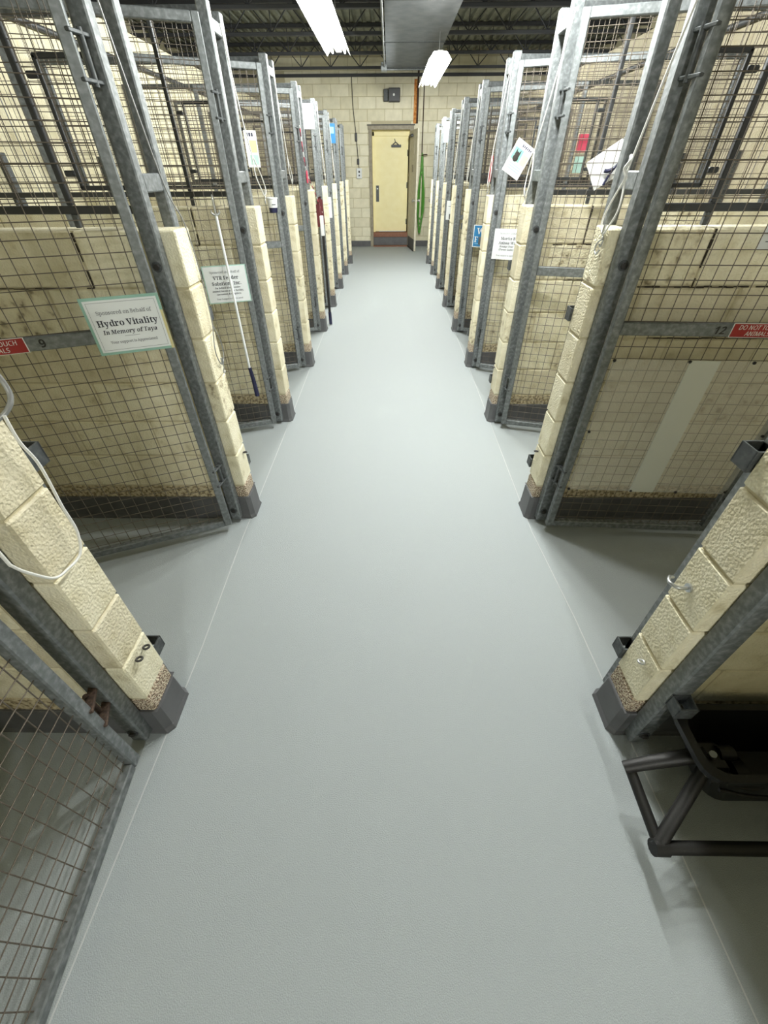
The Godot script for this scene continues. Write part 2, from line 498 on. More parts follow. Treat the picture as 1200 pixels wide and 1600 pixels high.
func far_wall() -> void:
	var dx0 := -0.42
	var dx1 := 0.50
	var dh := 2.32
	var st := begin()
	cbox(st, Vector3((-4.6 + dx0) / 2, 1.8, ZE - 0.105), Vector3(dx0 + 4.6, 3.7, 0.2))
	cbox(st, Vector3((4.6 + dx1) / 2, 1.8, ZE - 0.105), Vector3(4.6 - dx1, 3.7, 0.2))
	cbox(st, Vector3((dx0 + dx1) / 2, (dh + 3.65) / 2, ZE - 0.105), Vector3(dx1 - dx0, 3.65 - dh, 0.2))
	var w := part("wall_back", st.commit(), M.joint)
	tag(w, "cream painted concrete block wall at the far end of the aisle", "wall", "", "structure")
	var rng := RandomNumberGenerator.new()
	rng.seed = 41
	var bl := 0.4064
	for row in 17:
		var y0 := row * CO + 0.03
		var y1 := minf(y0 + CO - 0.009, 3.52)
		for i in range(-7, 8):
			var x0 := i * bl + (0.2032 if row % 2 else 0.0) - 0.1
			var x1 := x0 + bl - 0.009
			if x1 < -2.3 or x0 > 3.0: continue
			var segs := [[x0, x1]]
			if y0 < dh - 0.02:
				segs = []
				if x0 < dx0: segs.append([x0, minf(x1, dx0)])
				if x1 > dx1: segs.append([maxf(x0, dx1), x1])
			for sg in segs:
				if sg[1] - sg[0] < 0.03: continue
				block(w, sg[1] - sg[0], y1 - y0, 0.02, Vector3((sg[0] + sg[1]) / 2, (y0 + y1) / 2, ZE - 0.007), rng, 0.0, "far_block")
	for e in [[-2.58, dx0 - 0.07], [dx1 + 0.06, 2.58]]:
		part("cove_base", bx(Vector3((e[0] + e[1]) / 2, 0.065, ZE + 0.009), Vector3(e[1] - e[0], 0.13, 0.014), 0.004), M.cove, w)
	# recess with the inner door
	var fr := thing("trim_3", "beige steel frame around the doorway in the far wall", "door frame", Vector3(0, 0, ZE), 0.0, "", "structure")
	part("jamb", bx(Vector3(dx0 - 0.03, 1.19, -0.02), Vector3(0.075, 2.38, 0.12), 0.004), M.frame, fr)
	part("jamb", bx(Vector3(dx1 + 0.03, 1.19, -0.02), Vector3(0.075, 2.38, 0.12), 0.004), M.frame, fr)
	part("head", bx(Vector3((dx0 + dx1) / 2, 2.355, -0.02), Vector3(dx1 - dx0 + 0.16, 0.075, 0.122), 0.004), M.frame, fr)
	part("drip_cap", bx(Vector3((dx0 + dx1) / 2, 2.40, 0.01), Vector3(dx1 - dx0 + 0.2, 0.018, 0.1), 0.003), M.rail_dark, fr)
	part("threshold", bx(Vector3((dx0 + dx1) / 2, 0.012, 0.0), Vector3(dx1 - dx0, 0.024, 0.16), 0.004), M.sill, fr)
	part("step", bx(Vector3((dx0 + dx1) / 2, 0.1, -0.20), Vector3(dx1 - dx0, 0.2, 0.2), 0.004), M.cove, fr)
	part("sill", bx(Vector3((dx0 + dx1) / 2, 0.25, -0.21), Vector3(dx1 - dx0, 0.1, 0.22), 0.006), M.sill, fr)
	st = begin()
	for x in [dx0 - 0.02, dx1 + 0.02]:
		cbox(st, Vector3(x, 1.18, -0.19), Vector3(0.05, 2.36, 0.24))
	cbox(st, Vector3((dx0 + dx1) / 2, 2.35, -0.19), Vector3(dx1 - dx0 + 0.08, 0.06, 0.24))
	part("reveal", st.commit(), M.yellow, fr)
	part("frame_stop", bx(Vector3(dx0 + 0.03, 1.3, -0.27), Vector3(0.05, 2.0, 0.05), 0.003), M.yellow, fr)
	part("frame_stop", bx(Vector3((dx0 + dx1) / 2, 2.27, -0.27), Vector3(dx1 - dx0, 0.1, 0.05), 0.003), M.yellow, fr)
	var d := thing("door_1", "closed pale yellow flush door set back behind the far doorway", "door", Vector3(0.03, 0.31, ZE - 0.30), 0.0, "", "structure")
	part("leaf", bx(Vector3(0, 0.97, 0), Vector3(0.88, 1.94, 0.045), 0.004), M.yellow, d)
	var plate := part("push_plate", bx(Vector3(-0.33, 0.81, 0.027), Vector3(0.075, 0.33, 0.006), 0.002), M.galv_dark, d)
	part("lock", tubed([Vector3(-0.33, 0.91, 0.025), Vector3(-0.33, 0.91, 0.042)], 0.014, 12), M.steel, plate)
	st = begin()
	cbox(st, Vector3(0.14, 1.73, 0.035), Vector3(0.24, 0.05, 0.04), 0.008)
	tube(st, [Vector3(0.06, 1.76, 0.05), Vector3(0.13, 1.80, 0.06), Vector3(0.2, 1.75, 0.05)], 0.01, 8)
	tube(st, [Vector3(0.12, 1.79, 0.05), Vector3(0.10, 1.86, 0.05)], 0.008, 8)
	part("door_closer", st.commit(), M.galv_dark, d)
	for y in [0.22, 0.98, 1.6]:
		part("hinge", tubed([Vector3(0.425, y - 0.06, 0.03), Vector3(0.425, y + 0.06, 0.03)], 0.011, 8), M.galv_dark, d)
	part("bottom_gap_strip", bx(Vector3(0.05, 0.006, 0.026), Vector3(0.7, 0.012, 0.008)), M.white, d)
	# the open leaf
	var o := thing("door_2", "beige door leaf swung open towards the aisle at the far doorway", "door", Vector3(0.525, 0, ZE + 0.05), deg_to_rad(-82.5 + 180.0), "", "structure")
	o.rotation.y = 0
	var th := deg_to_rad(82.5)
	o.transform.basis = Basis(Vector3(cos(th), 0, sin(th)), Vector3.UP, Vector3(-sin(th), 0, cos(th)))
	part("leaf", bx(Vector3(0.46, 1.155, 0), Vector3(0.92, 2.28, 0.045), 0.003), M.door_leaf, o)
	part("kick_band", bx(Vector3(0.46, 0.135, 0.0235), Vector3(0.915, 0.24, 0.003)), M.cove, o)
	part("door_sweep", bx(Vector3(0.46, 0.02, 0.032), Vector3(0.90, 0.03, 0.014), 0.003), M.black, o)
	part("closer_arm", bx(Vector3(0.25, 2.20, 0.05), Vector3(0.3, 0.05, 0.05), 0.008), M.rail_dark, o)
	part("notice_plate", bx(Vector3(0.42, 1.62, 0.025), Vector3(0.17, 0.13, 0.004)), M.frame, o)
	part("notice_sheet", bx(Vector3(0.52, 2.0, 0.025), Vector3(0.13, 0.25, 0.003)), M.door_leaf, o)
	for sgn in [-1.0, 1.0]:
		st = begin()
		var bs := Basis(Vector3.RIGHT, PI / 2 * sgn)
		lathe(st, [Vector2(0.034, 0), Vector2(0.034, 0.008), Vector2(0.014, 0.012), Vector2(0.014, 0.035), Vector2(0.03, 0.045), Vector2(0.033, 0.06), Vector2(0.022, 0.074), Vector2(0.0, 0.078)], Vector3(0.845, 1.03, 0.022 * sgn), 16, bs)
		part("knob", st.commit(), M.steel, o)
	# things on the far wall
	var sp := thing("speaker_box", "dark grey box loudspeaker mounted high above the far doorway", "speaker", Vector3(0.05, 2.88, ZE + 0.10))
	part("cabinet", bx(Vector3(0.06, 0, 0), Vector3(0.26, 0.22, 0.19), 0.012), M.grey_box, sp)
	part("bracket", bx(Vector3(-0.13, 0.0, -0.03), Vector3(0.10, 0.20, 0.13), 0.01), M.galv_dark, sp)
	part("cone", tubed([Vector3(0.05, 0.0, 0.09), Vector3(0.05, 0.0, 0.1)], 0.022, 14), M.white, sp)
	st = begin()
	cbox(st, Vector3(0.60, 2.78, ZE + 0.006), Vector3(0.085, 0.72, 0.004))
	var stain := part("rust_streak", st.commit(), M.orange)
	tag(stain, "orange rust streak running down the far wall above the doorway", "rust stain")
	stain = part("standpipe", tubed([Vector3(0.645, 2.42, ZE + 0.03), Vector3(0.645, 3.5, ZE + 0.03)], 0.022, 10), M.rust)
	tag(stain, "brown rusty pipe running up the far wall beside the orange streak", "pipe")
	var rod := thing("wall_conduit", "thin brown conduit with a hose hook on far wall behind open door", "pipe", Vector3(0.80, 0, ZE + 0.02))
	part("pipe", tubed([Vector3(-0.01, 1.78, 0), Vector3(-0.02, 3.1, 0)], 0.012, 8), M.rust, rod)
	part("hook", tubed(smooth_path([Vector3(-0.01, 1.86, 0), Vector3(-0.01, 1.86, 0.1), Vector3(0.05, 1.87, 0.14), Vector3(0.11, 1.87, 0.1)]), 0.01, 8), M.rust, rod)
	var hs := thing("garden_hose", "green garden hose hanging in long loops behind the open far door", "hose", Vector3(0.80, 0, ZE + 0.12))
	for i in 4:
		var w0 := 0.05 + 0.018 * i
		var b0 := 0.42 + 0.10 * i
		var pts: Array = []
		for j in 25:
			var a := TAU * j / 24
			pts.append(Vector3(cos(a) * w0 * (0.75 + 0.3 * sin(-a)), 1.12 - b0 * 0.05 + sin(a) * (0.80 - 0.11 * i), 0.02 * i - 0.03 + 0.008 * sin(a * 3)))
		part("loop", tubed(pts, 0.018, 8), M.hose, hs)
	var ol := thing("wall_outlet", "white outlet box on the far wall left of the doorway", "outlet", Vector3(-0.74, 1.53, ZE + 0.03))
	part("box", bx(Vector3.ZERO, Vector3(0.13, 0.20, 0.05), 0.008), M.paper, ol)
	part("socket", bx(Vector3(0, 0.03, 0.027), Vector3(0.035, 0.04, 0.006), 0.002), M.black, ol)
	part("socket", bx(Vector3(0, -0.04, 0.027), Vector3(0.035, 0.03, 0.006), 0.002), M.ink_soft, ol)
	var lc := thing("power_cord", "dark power cord with two inline boxes hanging down far wall", "cord", Vector3(-0.78, 0, ZE + 0.03))
	part("cord", tubed(smooth_path([Vector3(-0.06, 3.2, 0), Vector3(-0.05, 2.7, 0.01), Vector3(-0.01, 2.3, 0.0), Vector3(0.02, 1.9, 0.01), Vector3(0.04, 1.63, 0.0)]), 0.008, 6), M.rail_dark, lc)
	part("inline_box", bx(Vector3(-0.005, 2.19, 0.01), Vector3(0.05, 0.15, 0.04), 0.008), M.grey_box, lc)
	part("inline_box", bx(Vector3(0.025, 1.75, 0.01), Vector3(0.05, 0.11, 0.04), 0.008), M.grey_box, lc)


func ceiling_steel() -> void:
	# ribbed deck, ribs running along the aisle
	var st := begin()
	var y := 3.56
	var x := -4.6
	while x < 4.6:
		var p := [Vector2(x, y), Vector2(x + 0.07, y), Vector2(x + 0.085, y + 0.04), Vector2(x + 0.135, y + 0.04), Vector2(x + 0.15, y)]
		for i in 4:
			var a: Vector2 = p[i]
			var b: Vector2 = p[i + 1]
			quad(st, Vector3(a.x, a.y, 6.2), Vector3(b.x, b.y, 6.2), Vector3(b.x, b.y, -13.35), Vector3(a.x, a.y, -13.35), Vector3(0, -1, 0))
		x += 0.15
	cbox(st, Vector3(0, 3.68, -3.6), Vector3(9.4, 0.12, 19.8))
	var c := part("ceiling", st.commit(), M.deck)
	tag(c, "grey ribbed metal roof deck above the open steel joists", "ceiling", "", "structure")
	var i := 0
	for z in [-6.70, -8.08, -9.46, -10.85, -12.24]:
		var j := thing("steel_joist", "dark open web steel joist across the ceiling, %s from the far wall" % ORD[5 - i], "joist", Vector3(0, 0, z), 0.0, "open web ceiling joists")
		part("bottom_chord", bx(Vector3(0, 3.2, 0), Vector3(9.0, 0.04, 0.07), 0.004), M.joist, j)
		part("top_chord", bx(Vector3(0, 3.525, 0), Vector3(9.0, 0.05, 0.08), 0.004), M.joist, j)
		st = begin()
		for n in 15:
			var x0 := -4.5 + n * 0.6
			tube(st, [Vector3(x0, 3.5, 0), Vector3(x0 + 0.3, 3.21, 0)], 0.009, 6)
			tube(st, [Vector3(x0 + 0.3, 3.21, 0), Vector3(x0 + 0.6, 3.5, 0)], 0.009, 6)
			tube(st, [Vector3(x0 + 0.3, 3.21, 0), Vector3(x0 + 0.3, 3.5, 0)], 0.007, 6)
		part("web_rods", st.commit(), M.joist, j)
		i += 1
	var lg := part("trim_4", bx(Vector3(0, 3.2, ZE + 0.03), Vector3(9.0, 0.05, 0.05), 0.004), M.joist)
	tag(lg, "dark steel ledger bar along the top of the far wall", "ledger", "", "structure")
	var d := thing("air_duct", "large grey rectangular air duct running along the ceiling over the aisle", "duct", Vector3(0.35, 3.07, 0))
	for q in 5:
		var z1 := -1.0 - q * 1.86
		part("duct_section", bx(Vector3(0, 0, z1 - 0.925), Vector3(0.82, 0.24, 1.85), 0.004), M.duct, d)
		part("seam_flange", bx(Vector3(0, 0, z1 - 1.855), Vector3(0.835, 0.255, 0.016), 0.003), M.galv_dark, d)
	var cd := thing("conduit_line", "thin white conduit with junction box along left edge of the air duct", "conduit", Vector3(-0.085, 2.93, 0))
	part("pipe", tubed([Vector3(0, 0, -1.0), Vector3(0, 0, -10.0)], 0.013, 8), M.galv, cd)
	part("junction_box", bx(Vector3(-0.01, 0, -10.1), Vector3(0.10, 0.10, 0.2), 0.008), M.galv, cd)
	part("pipe", tubed([Vector3(0, -0.02, -10.15), Vector3(0.75, -0.02, -10.15)], 0.012, 8), M.galv, cd)


# ---------------------------------------------------------------- kennels
func divider(s: int, k: int) -> void:
	var z0 := zw(s, k)
	var xe: float = XE[s]
	var t := thing("divider_wall", ("cream block divider wall on grey cove base, %s from the camera in the %s row" % [ORD[k], SIDE[s]]) if k > 0 else "cream block divider wall of the %s row, just behind the camera" % SIDE[s], "divider wall", Vector3(xe, 0, z0 - WT / 2), 0.0, "block divider walls between the kennels")
	var rng := RandomNumberGenerator.new()
	rng.seed = 100 + k * 7 + s
	var L := XB - absf(xe)
	part("mortar_core", bx(Vector3(s * (L / 2 + 0.004), TOP / 2, 0), Vector3(L - 0.008, TOP - 0.008, WT - 0.010)), M.mortar, t)
	part("chipped_course", bx(Vector3(s * 0.07, (BASE + J1) / 2 - 0.006, 0), Vector3(0.14, J1 - BASE + 0.004, WT - 0.003), 0.007), M.chipped, t)
	part("stained_course", bx(Vector3(s * (L + 0.14) / 2, (BASE + J1) / 2 - 0.006, 0), Vector3(L - 0.14, J1 - BASE + 0.004, WT), 0.005), M.stained, t)
	for n in 6:
		var x := 0.0
		var first := true
		while x < L - 0.02:
			var ln := 0.2032 if first and n % 2 == 0 else 0.4064
			first = false
			ln = minf(ln, L - x)
			block(t, ln - 0.008, CO - 0.008, WT, Vector3(s * (x + ln / 2 - 0.004), J1 + CO * (n + 0.5), 0), rng)
			x += ln
	if k > 0 and k <= 3:
		# open dirty joints near the top of the nearer walls
		var yb := J1 + CO * 5
		var runs := [[Vector2(0.402, yb), Vector2(1.3, yb), 0.005], [Vector2(0.402, yb), Vector2(0.404, TOP - 0.01), 0.008]] if s < 0 else [[Vector2(0.18, yb), Vector2(1.3, yb), 0.007], [Vector2(0.402, yb), Vector2(0.404, TOP - 0.005), 0.012], [Vector2(0.3, yb - CO), Vector2(1.3, yb - CO), 0.005]]
		for e in runs:
			var st0 := begin()
			var a: Vector2 = e[0]
			var b: Vector2 = e[1]
			var n := int(a.distance_to(b) / 0.03)
			for q in n:
				if rng.randf() < 0.16: continue
				var c := a.lerp(b, (q + 0.5) / n) + Vector2(0, rng.randf_range(-0.0015, 0.0015))
				var th: float = e[2] * rng.randf_range(0.35, 1.0)
				var flat := absf(b.y - a.y) < 0.01
				cbox(st0, Vector3(s * c.x, c.y, WT / 2 - 0.0025), Vector3(0.031 if flat else th, th if flat else 0.031, 0.0045), 0.0008)
			part("open_joint", st0.commit(), M.crack, t)
	# cove base: flares at the foot
	var st := begin()
	var prof := [[0.0, 0.018], [0.010, 0.017], [0.024, 0.012], [0.10, 0.010], [BASE - 0.004, 0.009], [BASE, 0.006]]
	for i in prof.size() - 1:
		var a: Array = prof[i]
		var b: Array = prof[i + 1]
		var ra: Array = []
		var rb: Array = []
		for e in [[a, ra], [b, rb]]:
			var o: float = e[0][1]
			var y: float = e[0][0]
			var hz := WT / 2 + o
			var c := 0.022
			e[1].append_array([Vector3(s * L, y, hz), Vector3(s * (c - o), y, hz), Vector3(s * (-o), y, hz - c), Vector3(s * (-o), y, -hz + c), Vector3(s * (c - o), y, -hz), Vector3(s * L, y, -hz)])
		for j in 5:
			quad(st, ra[j], ra[j + 1], rb[j + 1], rb[j], (ra[j] + ra[j + 1]) / 2 - Vector3(s * 0.3, 0.0, 0) if j > 0 and j < 4 else Vector3(0, 0.1, signf(ra[j].z)))
	var hz2 := WT / 2 + 0.006
	quad(st, Vector3(s * L, BASE, hz2), Vector3(s * -0.006, BASE, hz2), Vector3(s * -0.006, BASE, -hz2), Vector3(s * L, BASE, -hz2), Vector3.UP)
	part("cove_base", st.commit(), M.cove, t)


func post_frame(s: int, k: int) -> void:
	var z0 := zw(s, k)
	var t := thing("gate_posts", "pair of tall galvanized gate posts bolted to the %s %s divider wall" % [ORD[k], SIDE[s]], "gate post", Vector3(s * 0.91, 0, z0), 0.0, "gate posts on the divider walls")
	part("post", bx(Vector3(0, 1.141, 0.026), Vector3(0.058, 2.242, 0.05), 0.005), M.galv, t)
	part("post", bx(Vector3(s * -0.008, 1.137, -WT - 0.026), Vector3(0.046, 2.235, 0.05), 0.005), M.galv, t)
	part("link", bx(Vector3(s * -0.004, 1.592, -WT / 2), Vector3(0.046, 0.055, WT), 0.004), M.galv, t)
	part("link", bx(Vector3(s * -0.004, 2.185, -WT / 2), Vector3(0.046, 0.05, WT), 0.004), M.galv, t)
	for y in [0.09, 1.337]:
		var bo := part("bolt", tubed([Vector3(0, y, 0.048), Vector3(0, y, 0.062)], 0.012, 6), M.bolt, t)
		part("washer", tubed([Vector3(0, y, 0.049), Vector3(0, y, 0.054)], 0.019, 14), M.galv_dark, bo)
	for y in [0.30, 1.11]:
		var st := begin()
		hollow(st, Vector3(s * -0.052, y, -WT - 0.026), 0.046, 0.05, 0.055)
		part("latch_receiver", st.commit(), M.galv_dark, t)
	if s > 0 and k == 1:
		var st2 := begin()
		hollow(st2, Vector3(-0.005, 0.36, 0.075), 0.05, 0.045, 0.055)
		part("latch_receiver", st2.commit(), M.galv_dark, t)


func hollow(st: SurfaceTool, c: Vector3, sx: float, sz: float, sy: float) -> void:
	var w := 0.004
	cbox(st, c + Vector3(-sx / 2, 0, 0), Vector3(w, sy, sz))
	cbox(st, c + Vector3(sx / 2, 0, 0), Vector3(w, sy, sz))
	cbox(st, c + Vector3(0, 0, -sz / 2), Vector3(sx + w, sy, w))
	cbox(st, c + Vector3(0, 0, sz / 2), Vector3(sx + w, sy, w))


func partition(s: int, k: int) -> void:
	var z0 := zw(s, k) - WT / 2
	var x0 := 0.94
	var x1 := XB - 0.01
	var t := thing("mesh_partition", "wire mesh partition panel standing above the %s divider wall of the %s row" % [ORD[k], SIDE[s]], "mesh panel", Vector3(s * x0, 0, z0), 0.0, "mesh panels above the divider walls")
	var L := x1 - x0
	part("bottom_rail", bx(Vector3(s * L / 2, 1.511, 0), Vector3(L, 0.026, 0.026), 0.003), M.rail_dark, t)
	part("top_rail", bx(Vector3(s * L / 2, 2.243, 0), Vector3(L, 0.036, 0.036), 0.003), M.galv_dark, t)
	part("stile", bx(Vector3(s * 0.29, 1.875, 0), Vector3(0.02, 0.70, 0.02), 0.003), M.rail_dark, t)
	part("leg", bx(Vector3(s * 0.29, 1.476, 0), Vector3(0.02, 0.044, 0.02), 0.003), M.galv_dark, t)
	part("leg", bx(Vector3(s * 1.4, 1.476, 0), Vector3(0.02, 0.044, 0.02), 0.003), M.galv_dark, t)
	part("stile", bx(Vector3(s * (L - 0.015), 1.875, 0), Vector3(0.03, 0.70, 0.03), 0.003), M.galv_dark, t)
	var st := begin()
	cbox(st, Vector3(s * 0.204, 1.745, 0.022), Vector3(0.012, 0.34, 0.012), 0.002)
	cbox(st, Vector3(s * 0.015, 1.745, 0.022), Vector3(0.012, 0.34, 0.012), 0.002)
	cbox(st, Vector3(s * 0.108, 1.912, 0.022), Vector3(0.2, 0.014, 0.012), 0.002)
	cbox(st, Vector3(s * 0.108, 1.578, 0.022), Vector3(0.2, 0.014, 0.012), 0.002)
	part("flap_frame", st.commit(), M.rail_dark, t)
	for y in [1.62, 1.87]:
		part("flap_hinge", bx(Vector3(s * 0.232, y, 0.02), Vector3(0.036, 0.018, 0.018), 0.004), M.rail_dark, t)
	var key := "pw%d" % s
	if not cache.has(key):
		cache[key] = wires(minf(0, s * L), maxf(0, s * L), 1.52, 2.23, 33, 14, 0.0014)
	var w := part("wire_mesh", cache[key], M.wire, t)
	w.set_meta("kind", "stuff")


const ANG := {-1: [0, 94.4, 22.5, 20.0, 25.0, 18.5, 22.0, 17.0, 21.0, 19.0], 1: [0, 0, 3.0, 14.5, 19.0, 20.0, 17.0, 22.0, 18.0, 20.0]}


func gate_frame(s: int, k: int) -> Transform3D:
	var a: float = deg_to_rad(ANG[s][k]) * (1.0 if s < 0 else -1.0)
	var hx: float = s * 0.913
	if s < 0 and k == 1: hx = -0.889
	return Transform3D(Basis(Vector3.UP, a), Vector3(hx, 0, zw(s, k) + 0.11))


func gate(s: int, k: int) -> void:
	var how := "open wire mesh gate in galvanized frame hinged on the %s posts of the %s row" % [ORD[k], SIDE[s]]
	if s < 0 and k == 1: how = "nearest left wire mesh gate standing closed along the aisle with broken wires"
	if s > 0 and k == 2: how = "open wire mesh gate numbered 12 with clear plastic sheet tied over it"
	if s < 0 and k == 2: how = "open wire mesh gate numbered 9 hung on the second left posts"
	var f := gate_frame(s, k)
	var t := thing("kennel_gate", how, "gate", Vector3.ZERO, 0.0, "wire mesh kennel gates")
	t.transform = f
	var W := 0.89
	var y0 := 0.045
	var y1 := 2.205
	var tb := 0.038
	part("stile", bx(Vector3(s * tb / 2, (y0 + y1) / 2, 0), Vector3(tb, y1 - y0, 0.034), 0.004), M.galv, t)
	part("stile", bx(Vector3(s * (W - tb / 2), (y0 + y1) / 2, 0), Vector3(tb, y1 - y0, 0.034), 0.004), M.galv, t)
	part("rail", bx(Vector3(s * W / 2, y1 - tb / 2, 0), Vector3(W - 2 * tb, tb, 0.034), 0.004), M.galv, t)
	part("rail", bx(Vector3(s * W / 2, y0 + tb / 2, 0), Vector3(W - 2 * tb, tb, 0.034), 0.004), M.galv, t)
	part("mid_rail", bx(Vector3(s * W / 2, 1.124, 0.0), Vector3(W - 2 * tb, 0.05, 0.03), 0.003), M.galv, t)
	var key := "gw%d%d" % [s, 1 if s < 0 and k == 1 else 0]
	if not cache.has(key):
		var gaps := {}
		if s < 0 and k == 1: gaps = {3: [-0.235, -0.15], 4: [-0.29, -0.215]}
		cache[key] = wires(minf(s * tb, s * (W - tb)) - 0.002, maxf(s * tb, s * (W - tb)) + 0.002, y0 + tb - 0.002, y1 - tb + 0.002, 16, 42, 0.0017, gaps)
	var w := part("wire_mesh", cache[key], M.wire, t, Vector3(0, 0, -0.004))
	w.set_meta("kind", "stuff")
	# hinges reach back to the post
	var inv := f.affine_inverse()
	for y in [[0.322, 0.415], [1.838, 1.937]]:
		var hm: Material = M.galv_dark if y[0] > 1 or k > 1 else M.rust
		var p: Vector3 = inv * Vector3(s * 0.905, 0, zw(s, k) + 0.08)
		for yy in y:
			var st := begin()
			var a: Vector3 = inv * Vector3(s * 0.905, yy, zw(s, k) + 0.046)
			var b := Vector3(s * 0.012, yy, 0.012)
			var d := b - a
			cbox(st, (a + b) / 2, Vector3(0.026, 0.01, d.length() + 0.012), 0.002, Basis.looking_at(d.normalized()))
			var hg := part("hinge", st.commit(), hm, t)
			if yy == y[0]:
				part("hinge_pin", tubed([Vector3(p.x, y[0] - 0.012, p.z), Vector3(p.x, y[1] + 0.012, p.z)], 0.008, 8), hm, hg)
	for y in [0.28, 1.08]:
		part("latch_bar", bx(Vector3(s * (W + 0.004), y, 0.024), Vector3(0.06, 0.022, 0.012), 0.002), M.galv_dark, t)
	if k == 2:
		var num := "9" if s < 0 else "12"
		letters(num, 0.042 if s < 0 else 0.042, Vector3(s * (0.447 if s < 0 else 0.424), 1.124, 0.0152), t, M.black, true, false, 0.12 if s > 0 else 0.0, "number")
	if s > 0 and k == 2:
		plexi(t)


func plexi(t: Node3D) -> void:
	var z := 0.021
	part("plastic_sheet", bx(Vector3(0.205, 0.66, z), Vector3(0.32, 0.69, 0.002)), M.plexi, t)
	part("plastic_sheet", bx(Vector3(0.665, 0.66, z), Vector3(0.37, 0.69, 0.002)), M.plexi, t)
	part("plastic_overlap_strip", bx(Vector3(0.4225, 0.66, z + 0.003), Vector3(0.122, 0.69, 0.004)), M.plexi_strip, t)
	for p in [Vector2(0.05, 1.0), Vector2(0.36, 1.0), Vector2(0.62, 1.0), Vector2(0.84, 1.0), Vector2(0.05, 0.32), Vector2(0.37, 0.32), Vector2(0.6, 0.32), Vector2(0.845, 0.33), Vector2(0.05, 0.66), Vector2(0.845, 0.66)]:
		part("zip_tie", bx(Vector3(p.x, p.y, z + 0.004), Vector3(0.012, 0.012, 0.012), 0.003), M.black, t)
	part("zip_tie_tail", tubed([Vector3(0.845, 0.33, z + 0.01), Vector3(0.825, 0.36, z + 0.03)], 0.002, 5), M.black, t)


func guillotines() -> void:
	for s in [-1, 1]:
		for k in range(2, 6):
			var zc := zw(s, k) + 0.55
			var t := thing("guillotine_door", "grey sliding dog door in steel tracks on %s back wall, kennel before the %s divider" % [SIDE[s], ORD[k]], "dog door", Vector3(s * (XB - 0.02), 0, zc), 0.0, "sliding dog doors on the back walls")
			for e in [-0.24, 0.24]:
				part("track", bx(Vector3(0, 0.96, e), Vector3(0.04, 1.52, 0.05), 0.004), M.galv_dark, t)
			part("door_panel", bx(Vector3(0, 0.56, 0), Vector3(0.016, 0.7, 0.44), 0.003), M.galv, t)
			part("lift_cable", tubed([Vector3(0, 0.9, 0), Vector3(0, 2.42, 0)], 0.003, 6), M.cord_grey, t)


# ---------------------------------------------------------------- signs and papers
func on_gate(o: Node3D, s: int, k: int, x: float, y: float, off: float, tilt := 0.0) -> void:
	var f := gate_frame(s, k)
	o.transform = f * Transform3D(Basis(Vector3(0, 0, 1), tilt), Vector3(x, y, off))


